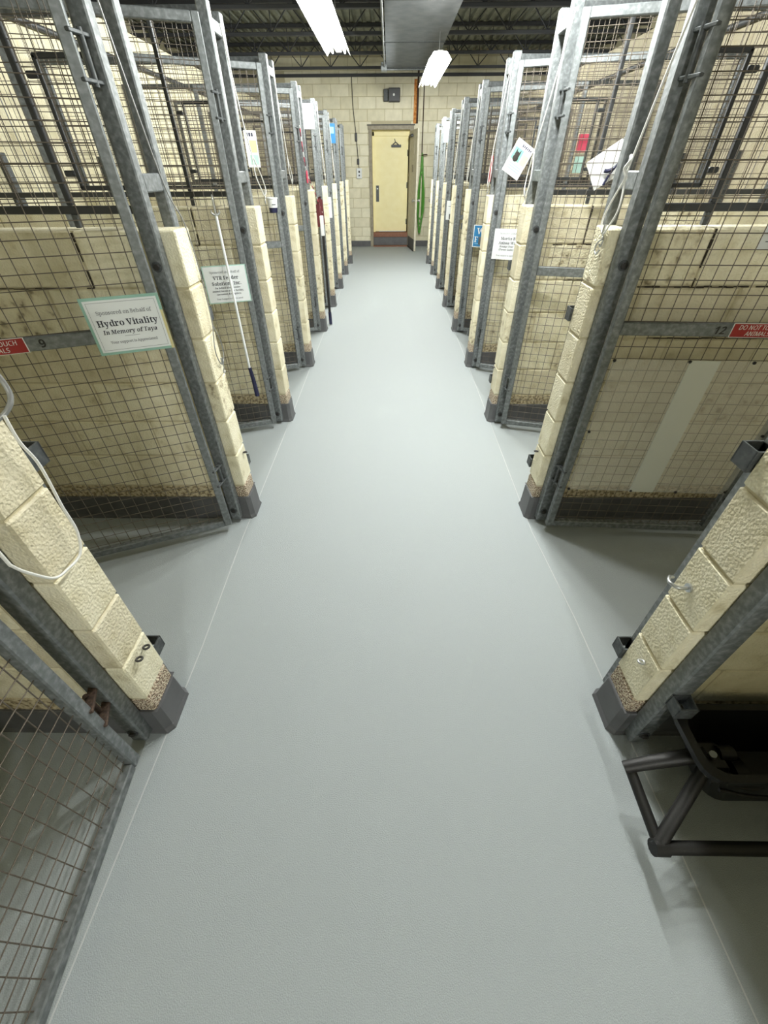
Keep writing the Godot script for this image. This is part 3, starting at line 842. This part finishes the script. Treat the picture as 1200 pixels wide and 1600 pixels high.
func signs() -> void:
	# white sign with teal and straw edge on the second left gate
	var t := thing("sponsor_sign", "white sponsor sign with teal border tied to the open left gate numbered 9", "sign")
	on_gate(t, -1, 2, -0.135, 1.160, 0.024)
	part("board", box(Vector3(0.274, 0.208, 0.003)), M.teal, t)
	part("border", bx(Vector3(0.1315, -0.03, 0.0004), Vector3(0.011, 0.148, 0.003)), M.gold, t)
	part("paper", bx(Vector3(0, 0, 0.001), Vector3(0.254, 0.188, 0.003)), M.paper, t)
	var st := begin()
	for e in [[0, 0.086, 0.236, 0.0008], [0, -0.086, 0.236, 0.0008], [0.118, 0, 0.0008, 0.172], [-0.118, 0, 0.0008, 0.172]]:
		cbox(st, Vector3(e[0], e[1], 0.0027), Vector3(e[2], e[3], 0.0006))
	part("rule_frame", st.commit(), M.ink_soft, t)
	letters("Sponsored on Behalf of", 0.0175, Vector3(0, 0.050, 0.0028), t, M.ink_soft)
	letters("Hydro Vitality", 0.030, Vector3(0, 0.012, 0.0028), t, M.ink, true)
	letters("In Memory of Taya", 0.0205, Vector3(0, -0.020, 0.0028), t, M.ink, true, true, 0.2)
	part("rule", bx(Vector3(0.0, -0.0375, 0.0027), Vector3(0.055, 0.001, 0.0006)), M.ink_soft, t)
	letters("Your support is Appreciated", 0.0128, Vector3(0, -0.058, 0.0028), t, M.ink_soft)
	# second sponsor sign, third left gate
	t = thing("sponsor_sign", "white sponsor sign on the third left gate behind a hanging pole", "sign")
	on_gate(t, -1, 3, -0.145, 1.062, 0.024)
	part("board", box(Vector3(0.266, 0.214, 0.003)), M.mint, t)
	part("paper", bx(Vector3(0, 0, 0.001), Vector3(0.254, 0.202, 0.003)), M.paper, t)
	letters("Sponsored on Behalf of", 0.0165, Vector3(0, 0.070, 0.0028), t, M.ink_soft)
	letters("VTR Feeder", 0.0265, Vector3(0, 0.038, 0.0028), t, M.ink, true)
	letters("Solutions Inc.", 0.0265, Vector3(0, 0.006, 0.0028), t, M.ink, true)
	letters("On behalf of our entire", 0.0135, Vector3(0, -0.018, 0.0028), t, M.ink, true, true, 0.2)
	letters("animal lovers at our facility,", 0.0135, Vector3(0, -0.036, 0.0028), t, M.ink, true, true, 0.2)
	letters("customers & suppliers", 0.0135, Vector3(0, -0.054, 0.0028), t, M.ink, true, true, 0.2)
	letters("Your Support is Appreciated", 0.0122, Vector3(0, -0.082, 0.0028), t, M.ink_soft)
	# third sponsor sign on the fourth right gate
	t = thing("sponsor_sign", "white sponsor sign on the fourth right gate, half hidden by a block wall", "sign")
	on_gate(t, 1, 4, 0.135, 1.122, 0.024)
	part("board", box(Vector3(0.270, 0.222, 0.003)), M.paper, t)
	letters("Sponsored on Behalf of", 0.0165, Vector3(0, 0.078, 0.002), t, M.ink_soft)
	letters("Martin Bee", 0.0275, Vector3(0.0, 0.042, 0.002), t, M.ink, true)
	letters("Anissa Watts", 0.0275, Vector3(0.0, 0.010, 0.002), t, M.ink, true)
	letters("Prompt Tour", 0.018, Vector3(-0.02, -0.016, 0.002), t, M.ink, true, true, 0.2)
	letters("(Forest Galle)", 0.018, Vector3(-0.02, -0.038, 0.002), t, M.ink, true, true, 0.2)
	letters("Your support is Appreciated", 0.0145, Vector3(0, -0.082, 0.002), t, M.ink_soft)
	# blue sign
	t = thing("notice_sign", "blue sign with white capital letters on the fifth right gate", "sign")
	on_gate(t, 1, 5, 0.135, 1.05, 0.024)
	part("board", box(Vector3(0.21, 0.205, 0.003)), M.white, t)
	part("face", bx(Vector3(0, 0, 0.001), Vector3(0.195, 0.19, 0.003)), M.blue, t)
	letters("W", 0.075, Vector3(-0.028, 0.045, 0.0028), t, M.white, true)
	letters("F", 0.07, Vector3(-0.068, -0.032, 0.0028), t, M.white, true)
	part("rule", bx(Vector3(-0.03, -0.07, 0.0027), Vector3(0.1, 0.006, 0.0006)), M.pale_blue, t)
	# red warning plates on the mid rails
	for s in [-1, 1]:
		t = thing("warning_plate", "red engraved warning plate on the %s" % ("left gate below the teal edged sponsor sign" if s < 0 else "right gate above the clear plastic sheet"), "sign", Vector3.ZERO, 0.0, "red warning plates on the gates")
		on_gate(t, s, 2, s * (0.498 + 0.105) if s < 0 else 0.465 + 0.105, 1.126, 0.0175)
		part("edge", box(Vector3(0.210, 0.055, 0.002)), M.white, t)
		part("plate", bx(Vector3(0, 0, 0.0008), Vector3(0.204, 0.050, 0.002)), M.red, t)
		letters("DO NOT TOUCH", 0.0225, Vector3(0, 0.011, 0.002), t, M.white, false, false, 0.12)
		letters("ANIMALS", 0.0225, Vector3(0, -0.012, 0.002), t, M.white, false, false, 0.12)
	# papers on farther gates
	t = thing("paper_sheet", "white sheet with faint writing high on the sixth left gate", "paper")
	on_gate(t, -1, 6, -0.055, 2.10, 0.024)
	part("sheet", box(Vector3(0.13, 0.22, 0.002)), M.paper, t)
	for i in 4:
		part("writing_line", bx(Vector3(-0.01, 0.06 - 0.035 * i, 0.0013), Vector3(0.07 - 0.012 * (i % 2), 0.006, 0.0004)), M.ink_soft, t)
	t = thing("paper_sheet", "bright blue card high on the eighth left gate", "paper")
	on_gate(t, -1, 8, -0.06, 2.07, 0.024)
	part("card", box(Vector3(0.14, 0.24, 0.002)), M.blue, t)
	part("card_panel", bx(Vector3(0, 0.04, 0.001), Vector3(0.1, 0.08, 0.0015)), M.pale_blue, t)
	t = thing("paper_sheet", "pale blue sheet high on the eighth right gate", "paper")
	on_gate(t, 1, 8, 0.07, 2.07, 0.024)
	part("sheet", box(Vector3(0.15, 0.24, 0.002)), M.pale_blue, t)
	part("sheet_panel", bx(Vector3(0, 0.03, 0.001), Vector3(0.11, 0.1, 0.0015)), M.paper, t)
	t = thing("paper_sheet", "printed white sheet with blue heading behind the mesh of gate 12", "paper")
	on_gate(t, 1, 2, 0.52, 1.475, -0.026)
	part("sheet", box(Vector3(0.17, 0.16, 0.001)), M.paper, t)
	part("heading", bx(Vector3(0, 0.065, 0.0006), Vector3(0.15, 0.02, 0.0008)), M.blue, t)
	for i in 6:
		part("print_line", bx(Vector3(0, 0.035 - i * 0.018, 0.0006), Vector3(0.13, 0.003, 0.0008)), M.ink_soft, t)
	t = thing("paper_sheet", "pale slip on the seventh left gate at chest height", "paper")
	on_gate(t, -1, 7, -0.04, 1.16, 0.024)
	part("slip", box(Vector3(0.1, 0.26, 0.002)), M.paper, t)
	part("slip_line", bx(Vector3(0, 0.05, 0.0013), Vector3(0.06, 0.006, 0.0004)), M.ink_soft, t)
	t = thing("paper_sheet", "pale grey sheet on the seventh right gate at chest height", "paper")
	on_gate(t, 1, 7, 0.06, 1.12, 0.024)
	part("sheet", box(Vector3(0.14, 0.24, 0.002)), M.paper, t)
	part("sheet_line", bx(Vector3(0, 0.05, 0.0013), Vector3(0.08, 0.006, 0.0004)), M.ink_soft, t)
	# animal cards
	t = thing("animal_card", "laminated card with a dog photo hanging tilted by the third right posts", "card", Vector3(0.798, 1.667, -3.35))
	t.rotation = Vector3(0, 0, deg_to_rad(-28.0))
	animal_card(t, 0.120, 0.168)
	t = thing("animal_card", "upright laminated card with yellow and mint panels on the fourth left gate", "card")
	on_gate(t, -1, 4, -0.160, 1.745, 0.024)
	part("plate", box(Vector3(0.092, 0.212, 0.003)), M.white, t)
	part("panel", bx(Vector3(0.012, 0.015, 0.001), Vector3(0.052, 0.07, 0.003)), M.straw, t)
	part("panel", bx(Vector3(0.008, -0.062, 0.001), Vector3(0.062, 0.058, 0.003)), M.mint, t)
	for i in 3:
		part("name_stroke", bx(Vector3(-0.022 + 0.018 * i, 0.082, 0.0016), Vector3(0.013, 0.02, 0.0004), 0.0), M.navy, t)


func animal_card(t: Node3D, w: float, h: float) -> void:
	part("plate", box(Vector3(w, h, 0.004), 0.0015), M.white, t)
	part("photo", bx(Vector3(-w * 0.17, h * 0.10, 0.0018), Vector3(w * 0.50, h * 0.36, 0.002)), M.photo, t)
	var st := begin()
	var c := Vector3(-w * 0.17, h * 0.05, 0.003)
	lathe(st, [Vector2(0.0, 0.001), Vector2(0.013, 0.0008), Vector2(0.016, 0.0)], c + Vector3(0, 0.006, 0), 14, Basis(Vector3.RIGHT, PI / 2))
	lathe(st, [Vector2(0.0, 0.001), Vector2(0.014, 0.0008), Vector2(0.018, 0.0)], c + Vector3(0, -0.010, 0), 14, Basis(Vector3.RIGHT, PI / 2))
	for s in [-1.0, 1.0]:
		tri(st, c + Vector3(s * 0.005, 0.016, 0.0005), c + Vector3(s * 0.015, 0.012, 0.0005), c + Vector3(s * 0.014, 0.036, 0.0005), Vector3(0, 0, 1))
	part("photo_dog", st.commit(), M.dog, t)
	part("note_panel", bx(Vector3(w * 0.29, h * 0.06, 0.0018), Vector3(w * 0.30, h * 0.30, 0.002)), M.straw, t)
	part("text_panel", bx(Vector3(0, -h * 0.27, 0.0018), Vector3(w * 0.86, h * 0.30, 0.002)), M.mint, t)
	for i in 3:
		part("text_line", bx(Vector3(0, -h * 0.19 - i * h * 0.07, 0.003), Vector3(w * 0.7, 0.0015, 0.0004)), M.photo, t)
	for i in 6:
		part("name_stroke", bx(Vector3(-w * 0.10 + i * w * 0.095, h * 0.385, 0.0022), Vector3(w * 0.055, h * (0.06 if i % 2 else 0.085), 0.0004)), M.navy, t)
	part("hole", bx(Vector3(-w * 0.12, h * 0.46, 0.002), Vector3(0.006, 0.004, 0.0006)), M.ink_soft, t)


# ---------------------------------------------------------------- cords, rings, tools
func clip(parent: Node, p: Vector3) -> void:
	part("clip", tubed(smooth_path([p, p + Vector3(0.004, -0.015, 0.006), p + Vector3(0.0, -0.03, 0.016), p + Vector3(0, -0.042, 0.006), p + Vector3(0, -0.034, -0.008)]), 0.0028, 6), M.steel, parent)
	part("ferrule", tubed([p + Vector3(0, 0.0, 0), p + Vector3(0, 0.03, 0)], 0.006, 8), M.steel, parent)


func cords() -> void:
	# nearest left pillar: white cable loop lying over the block end
	var t := thing("lift_cable", "white cable loop hanging over the end of the nearest left block wall", "cable")
	var near := smooth_path([Vector3(-0.80, 1.24, -0.772), Vector3(-0.80, 1.181, -0.768), Vector3(-0.80, 1.125, -0.778), Vector3(-0.80, 1.073, -0.776), Vector3(-0.80, 1.0, -0.768), Vector3(-0.80, 0.92, -0.764), Vector3(-0.80, 0.868, -0.734), Vector3(-0.80, 0.868, -0.68), Vector3(-0.80, 0.882, -0.64), Vector3(-0.80, 0.935, -0.606), Vector3(-0.80, 0.984, -0.584), Vector3(-0.80, 1.026, -0.581), Vector3(-0.80, 1.3, -0.58)], 8)
	part("cable", tubed(near, 0.0034, 8), M.cord, t)
	t = thing("door_pull_loop", "thick grey cable loop at the left edge, above the nearest left wall", "cable")
	part("loop", tubed(smooth_path([Vector3(-0.86, 1.37, -0.80), Vector3(-0.815, 1.335, -0.815), Vector3(-0.80, 1.275, -0.815), Vector3(-0.80, 1.245, -0.785), Vector3(-0.835, 1.225, -0.76), Vector3(-0.88, 1.225, -0.75)]), 0.0055, 8), M.cord_grey, t)
	# hanging cables on the rest
	var sets := [
		[-1, "grey cable with a looped end and clip hanging down the second left pillar", [Vector3(-0.868, 2.2, -1.86), Vector3(-0.85, 1.62, -1.955), Vector3(-0.826, 1.46, -2.005), Vector3(-0.815, 1.25, -2.01), Vector3(-0.812, 1.08, -1.99)], Vector3(-0.812, 0.90, -1.99), M.cord_grey, 0.0026],
		[-1, "white cable loop hanging beside the white cup at the third left posts", [Vector3(-0.868, 2.2, -3.20), Vector3(-0.86, 1.85, -3.30), Vector3(-0.852, 1.70, -3.36)], Vector3(-0.85, 1.49, -3.52), M.cord, 0.0034],
		[-1, "white cable hanging at the fourth left posts", [Vector3(-0.868, 2.2, -4.42), Vector3(-0.86, 1.9, -4.50), Vector3(-0.855, 1.7, -4.54)], Vector3(-0.85, 1.53, -4.60), M.cord, 0.003],
		[1, "white cable knotted and looped above the second right pillar, ending in steel hook", [Vector3(0.873, 2.2, -1.76), Vector3(0.862, 1.85, -1.86), Vector3(0.85, 1.64, -1.90), Vector3(0.848, 1.60, -1.90)], Vector3(0.836, 1.43, -1.93), M.cord, 0.0034],
		[1, "white cable loop hanging under the tilted dog card, third right posts", [Vector3(0.87, 2.2, -2.98), Vector3(0.862, 1.9, -3.12), Vector3(0.855, 1.70, -3.22)], Vector3(0.85, 1.49, -3.24), M.cord, 0.0034],
		[1, "white cable loop with a red tag at the fourth right posts", [Vector3(0.872, 2.2, -4.30), Vector3(0.86, 1.85, -4.46), Vector3(0.855, 1.72, -4.50)], Vector3(0.85, 1.50, -4.50), M.cord, 0.003],
		[1, "pale cable loop hanging at the fifth right posts", [Vector3(0.872, 2.2, -5.55), Vector3(0.86, 1.85, -5.70)], Vector3(0.85, 1.52, -5.75), M.cord, 0.003],
		[1, "pale cable loop hanging at the sixth right posts", [Vector3(0.872, 2.2, -6.80), Vector3(0.86, 1.85, -6.92)], Vector3(0.85, 1.50, -6.98), M.cord, 0.003],
		[1, "pale cable loop hanging at the seventh right posts", [Vector3(0.872, 2.2, -8.03), Vector3(0.86, 1.85, -8.15)], Vector3(0.85, 1.50, -8.2), M.cord, 0.003],
		[-1, "pale cable loop hanging at the sixth left posts", [Vector3(-0.868, 2.2, -6.83), Vector3(-0.86, 1.85, -6.95)], Vector3(-0.85, 1.52, -7.02), M.cord, 0.003],
		[-1, "pale cable loop hanging at the seventh left posts", [Vector3(-0.868, 2.2, -8.07), Vector3(-0.86, 1.85, -8.2)], Vector3(-0.85, 1.52, -8.25), M.cord, 0.003],
	]
	for e in sets:
		t = thing("lift_cable", e[1], "cable", Vector3.ZERO, 0.0, "door lift cables along the rows")
		var pts: Array = e[2]
		part("cable", tubed(smooth_path(pts), e[5], 6), e[4], t)
		var a: Vector3 = pts[-1]
		var b: Vector3 = e[3]
		var wd := 0.045
		if absf(b.z - a.z) > 0.1: wd = 0.07
		var mid := (a + b) / 2
		part("loop", tubed(smooth_path([a, mid + Vector3(0, 0, wd), b + Vector3(0, 0.03, wd * 0.8), b, b + Vector3(0, 0.03, -wd * 0.8), mid + Vector3(0, 0, -wd), a]), e[5], 6), e[4], t)
		clip(t, b)
		if e[1].contains("red tag"):
			part("red_tag", bx(Vector3(0.86, 1.62, -4.52), Vector3(0.012, 0.17, 0.05), 0.003), M.red, t)
		if e[1].contains("knotted"):
			part("knot", tubed(smooth_path([Vector3(0.845, 1.66, -1.90), Vector3(0.84, 1.645, -1.885), Vector3(0.838, 1.625, -1.905), Vector3(0.843, 1.605, -1.89), Vector3(0.846, 1.59, -1.90)]), 0.006, 7), M.cord, t)
			part("hook", tubed(smooth_path([Vector3(0.838, 1.43, -1.935), Vector3(0.834, 1.415, -1.92), Vector3(0.832, 1.40, -1.945), Vector3(0.832, 1.375, -1.955), Vector3(0.832, 1.362, -1.935), Vector3(0.832, 1.378, -1.915)]), 0.003, 7), M.steel, t)
	# screw eyes in the block ends
	for e in [[-1, 1, 0.402, -0.748, "upper screw eye in the nearest left block end"], [-1, 1, 0.355, -0.775, "lower screw eye in the nearest left block end"], [-1, 2, 0.40, -1.985, "screw eye in the second left block end"], [1, 1, 0.39, -0.716, "screw eye in the nearest right block end"], [1, 2, 0.41, -1.985, "screw eye in the second right block end"], [1, 3, 0.42, -3.22, "screw eye in the third right block end"]]:
		var s: int = e[0]
		var p := Vector3(XE[s], e[2], e[3])
		if s < 0 and e[1] == 1 and e[2] < 0.38: p = Vector3(XE[s], 0.405, -0.705)
		if s < 0 and e[1] == 1 and e[2] > 0.38: p = Vector3(XE[s], 0.40, -0.752)
		t = thing("screw_eye", "small steel " + e[4], "screw eye", p, 0.0, "screw eyes in the block ends")
		var pts: Array = []
		for j in 17:
			var a := TAU * j / 16
			pts.append(Vector3(-s * (0.012 + 0.009 * cos(a)), 0.002 * sin(a), 0.009 * sin(a)))
		part("eye", tubed(pts, 0.0036, 8), M.bolt if not (s > 0 and e[1] == 1) else M.steel, t)
		part("shank", tubed([Vector3(s * 0.004, 0, 0), Vector3(-s * 0.004, 0, 0)], 0.003, 6), M.bolt, t)
	t = thing("wall_hook", "bent chrome hook screwed into the nearest right block wall end", "hook", Vector3(0.843, 0.70, -0.745))
	part("hook", tubed(smooth_path([Vector3(0.006, 0.03, 0.0), Vector3(-0.03, 0.03, 0.0), Vector3(-0.045, 0.03, -0.02), Vector3(-0.03, 0.025, -0.045), Vector3(-0.012, 0.015, -0.052)]), 0.005, 8), M.steel, t)
	part("rose", tubed([Vector3(0.002, 0.03, 0), Vector3(-0.006, 0.03, 0)], 0.013, 14), M.steel, t)


func clutter() -> void:
	# pole with navy handle hung on the third left gate
	var t := thing("squeegee_pole", "white metal pole with navy grip hanging on the third left gate", "pole")
	on_gate(t, -1, 3, -0.118, 0.0, 0.055)
	part("shaft", tubed([Vector3(-0.003, 1.42, 0), Vector3(-0.001, 0.52, 0)], 0.0085, 10), M.paper, t)
	part("grip", tubed([Vector3(0, 0.53, 0), Vector3(0.008, 0.43, 0), Vector3(0.012, 0.315, 0)], 0.013, 10, 0.017), M.navy, t)
	var st := begin()
	tube(st, [Vector3(-0.003, 1.42, 0), Vector3(-0.003, 1.50, 0)], 0.006, 8)
	tube(st, smooth_path([Vector3(-0.024, 1.448, 0), Vector3(-0.024, 1.435, 0), Vector3(-0.003, 1.425, 0), Vector3(0.018, 1.435, 0), Vector3(0.018, 1.448, 0)]), 0.006, 6)
	tube(st, smooth_path([Vector3(-0.003, 1.49, 0), Vector3(-0.003, 1.515, -0.02), Vector3(-0.003, 1.512, -0.05)]), 0.004, 6)
	part("hanger", st.commit(), M.steel, t)
	# cup on the fourth left gate
	t = thing("plastic_cup", "small white plastic tub with navy base clipped to the fourth left gate", "tub")
	on_gate(t, -1, 4, -0.072, 1.352, 0.062)
	st = begin()
	lathe(st, [Vector2(0.0, 0), Vector2(0.032, 0), Vector2(0.0348, 0.034)])
	part("base", st.commit(), M.navy, t)
	st = begin()
	lathe(st, [Vector2(0.0348, 0.034), Vector2(0.041, 0.09), Vector2(0.046, 0.092), Vector2(0.046, 0.1), Vector2(0.042, 0.1), Vector2(0.036, 0.04), Vector2(0.0, 0.038)])
	part("cup", st.commit(), M.white, t)
	part("label", bx(Vector3(0, 0.055, 0.0385), Vector3(0.03, 0.006, 0.002)), M.ink_soft, t)
	# white board hung behind the third right gate, with a black lead
	t = thing("hanging_board", "white board hanging tilted behind the third right gate mesh", "board")
	on_gate(t, 1, 3, 0.305, 1.64, -0.06, deg_to_rad(33.0))
	part("panel", box(Vector3(0.20, 0.145, 0.004), 0.0015), M.white, t)
	part("corner_tab", bx(Vector3(0.094, 0.066, 0.003), Vector3(0.014, 0.014, 0.006), 0.002), M.steel, t)
	t = thing("dog_lead", "short black dog lead with a loop in front of the tilted white board", "lead")
	on_gate(t, 1, 3, 0.0, 0.0, -0.035)
	part("strap", tubed(smooth_path([Vector3(0.372, 1.70, 0), Vector3(0.358, 1.66, 0), Vector3(0.34, 1.635, 0), Vector3(0.318, 1.60, 0), Vector3(0.298, 1.55, 0)]), 0.006, 7), M.navy, t)
	part("handle", tubed(smooth_path([Vector3(0.335, 1.628, 0), Vector3(0.318, 1.617, 0), Vector3(0.30, 1.612, 0), Vector3(0.285, 1.614, 0)]), 0.009, 7), M.navy, t)
	part("loop", tubed(smooth_path([Vector3(0.372, 1.70, 0), Vector3(0.362, 1.68, 0), Vector3(0.366, 1.655, 0), Vector3(0.378, 1.668, 0), Vector3(0.372, 1.70, 0)]), 0.003, 6), M.black, t)
	t = thing("tag_card", "small red card behind the mesh of the third right kennel", "card", Vector3(1.12, 1.735, -3.2))
	part("card", box(Vector3(0.06, 0.08, 0.003), 0.001), M.pink, t)
	part("hanger", tubed([Vector3(0, 0.04, 0), Vector3(0, 0.10, 0)], 0.0015, 5), M.cord_grey, t)
	t = thing("tag_card", "pale teal card below the small red card, third right kennel", "card", Vector3(1.125, 1.64, -3.2))
	part("card", box(Vector3(0.06, 0.075, 0.003), 0.001), M.mint, t)
	part("card_line", bx(Vector3(0, 0.01, 0.0018), Vector3(0.04, 0.004, 0.0006)), M.photo, t)
	# striped lead and a broom by the fifth left wall
	t = thing("dog_lead", "pink and white striped lead hanging by the fifth left block wall", "lead", Vector3(-0.87, 0, 0))
	var p0 := [Vector3(0, 1.95, -5.43), Vector3(0.0, 1.62, -5.59), Vector3(0.0, 1.40, -6.10), Vector3(0, 1.15, -6.66)]
	var path := smooth_path(p0, 10)
	for i in path.size() - 1:
		part("band", tubed([path[i], path[i + 1]], 0.0055, 6), M.lead_dark if i % 3 == 2 else (M.pink if i % 3 else M.white), t)
	part("pad", bx(Vector3(0, 1.56, -5.60), Vector3(0.014, 0.1, 0.05), 0.005), M.pink, t)
	t = thing("push_broom", "dark handled broom with pale head leaning by the sixth left gate", "broom", Vector3(-0.80, 0, -5.93))
	part("handle", tubed([Vector3(0.0, 1.0, -0.03), Vector3(0.01, 0.12, 0.03)], 0.016, 8), M.black, t)
	part("head", bx(Vector3(-0.005, 1.1, -0.05), Vector3(0.04, 0.2, 0.05), 0.006), M.paper, t)
	part("grip", tubed([Vector3(0.01, 0.16, 0.028), Vector3(0.012, 0.01, 0.036)], 0.021, 8), M.navy, t)
	t = thing("jacket_cloth", "dark red cloth draped behind the fifth left block wall", "cloth", Vector3(-0.885, 1.22, -6.45))
	st = begin()
	for i in 10:
		var z0 := -0.16 + i * 0.032
		var xo := 0.02 * sin(i * 1.7)
		var xo1 := 0.02 * sin((i + 1) * 1.7)
		for f in [0.0, 0.008]:
			quad(st, Vector3(xo + f, 0.14 - absf(i - 4) * 0.012, z0), Vector3(xo1 + f, 0.14 - absf(i - 3) * 0.012, z0 + 0.032), Vector3(xo1 * 1.6 + f, -0.16, z0 + 0.032), Vector3(xo * 1.6 + f, -0.16, z0), Vector3(1 if f > 0 else -1, 0, 0))
	part("cloth", st.commit(), mat(Color8(92, 38, 40), 0.85), t)


func cart() -> void:
	var t := thing("dump_cart", "black tub cart with tubular steel frame parked in the nearest right kennel", "cart", Vector3(0.95, 0, -0.45))
	# tub: rounded, tapering, with a lip
	var st := begin()
	var rings: Array = []
	# [y, x0, x1, z0, z1]
	for r in [[0.05, 0.12, 0.66, -0.10, 0.02], [0.06, 0.08, 0.72, -0.12, 0.03], [0.29, -0.03, 0.80, -0.15, 0.045], [0.295, -0.05, 0.82, -0.165, 0.055], [0.315, -0.05, 0.82, -0.165, 0.055], [0.315, -0.025, 0.79, -0.145, 0.035], [0.08, 0.09, 0.70, -0.11, 0.02]]:
		var ring: Array = []
		var cr := 0.055
		for q in [[1, -1], [1, 1], [-1, 1], [-1, -1]]:
			var cx: float = (r[2] - cr) if q[0] > 0 else (r[1] + cr)
			var cz: float = (r[4] - cr) if q[1] > 0 else (r[3] + cr)
			var a0 := atan2(q[1], q[0])
			for j in 5:
				var a := a0 - PI / 4 + PI / 2 * j / 4.0
				ring.append(Vector3(cx + cos(a) * cr, r[0], cz + sin(a) * cr))
		rings.append(ring)
	for i in rings.size() - 1:
		for j in 20:
			var k := (j + 1) % 20
			var mid: Vector3 = (rings[i][j] + rings[i][k]) / 2 - Vector3(0.4, 0, -0.03)
			var out := Vector3(mid.x, 0.0, mid.z)
			if i == 0: out = Vector3(mid.x, -1, mid.z)
			if i == 4: out = Vector3.UP
			if i == 5: out = -out
			quad(st, rings[i][j], rings[i][k], rings[i + 1][k], rings[i + 1][j], out)
	for j in range(1, 19):
		tri(st, rings[6][0], rings[6][j], rings[6][j + 1], Vector3.UP)
		tri(st, rings[0][0], rings[0][j], rings[0][j + 1], Vector3.DOWN)
	part("tub", st.commit(), M.tubtex, t)
	# frame in the local frame of the cart
	var o := Vector3(0.95, 0, -0.45)
	var grip := Vector3(0.755, 0.165, -0.480) - o
	var low := Vector3(0.775, 0.13, -0.285) - o
	var bolt := Vector3(0.975, 0.25, -0.490) - o
	part("handle_bar", tubed(smooth_path([grip, grip.lerp(bolt, 0.4) + Vector3(0, 0.006, 0), bolt]), 0.018, 12, 0.024), M.blackpipe, t)
	part("foot_bar", tubed([grip + Vector3(0.02, -0.005, 0), low + Vector3(0.01, 0, 0)], 0.016, 12), M.blackpipe, t)
	part("brace", tubed([bolt + Vector3(-0.01, -0.01, 0.03), low], 0.019, 12), M.blackpipe, t)
	part("cross_bar", tubed([low, low + Vector3(0.62, -0.005, 0.0)], 0.018, 12), M.blackpipe, t)
	part("end_cap", tubed([low + Vector3(-0.012, 0.004, 0), low + Vector3(0.03, 0, 0)], 0.022, 12), M.blackpipe, t)
	part("plate", bx(bolt + Vector3(0.004, 0, 0.008), Vector3(0.085, 0.03, 0.085), 0.012), M.blackpipe, t)
	part("bushing", tubed([bolt + Vector3(0.03, 0.01, 0), bolt + Vector3(0.075, 0.01, 0)], 0.022, 14), M.blackpipe, t)
	part("bolt", tubed([bolt + Vector3(0.004, 0.016, 0.012), bolt + Vector3(-0.008, 0.046, 0.016)], 0.010, 10), M.steel, t)
	part("bent_strap", tubed(smooth_path([bolt + Vector3(0.0, -0.04, 0.06), bolt + Vector3(0.06, -0.03, 0.075), bolt + Vector3(0.12, -0.035, 0.08), bolt + Vector3(0.2, -0.02, 0.06), bolt + Vector3(0.3, -0.02, 0.055)]), 0.007, 8), M.blackpipe, t)
	part("bent_strap", tubed(smooth_path([bolt + Vector3(0.02, -0.05, 0.08), bolt + Vector3(0.1, -0.05, 0.095), bolt + Vector3(0.2, -0.05, 0.1), bolt + Vector3(0.3, -0.045, 0.105)]), 0.006, 8), M.blackpipe, t)
	for x in [0.2, 0.62]:
		var w := part("wheel", tubed([Vector3(x, 0.055, -0.05), Vector3(x + 0.04, 0.055, -0.05)], 0.055, 20), M.black, t)
		part("hub", tubed([Vector3(x - 0.004, 0.055, -0.05), Vector3(x + 0.044, 0.055, -0.05)], 0.02, 12), M.galv_dark, w)
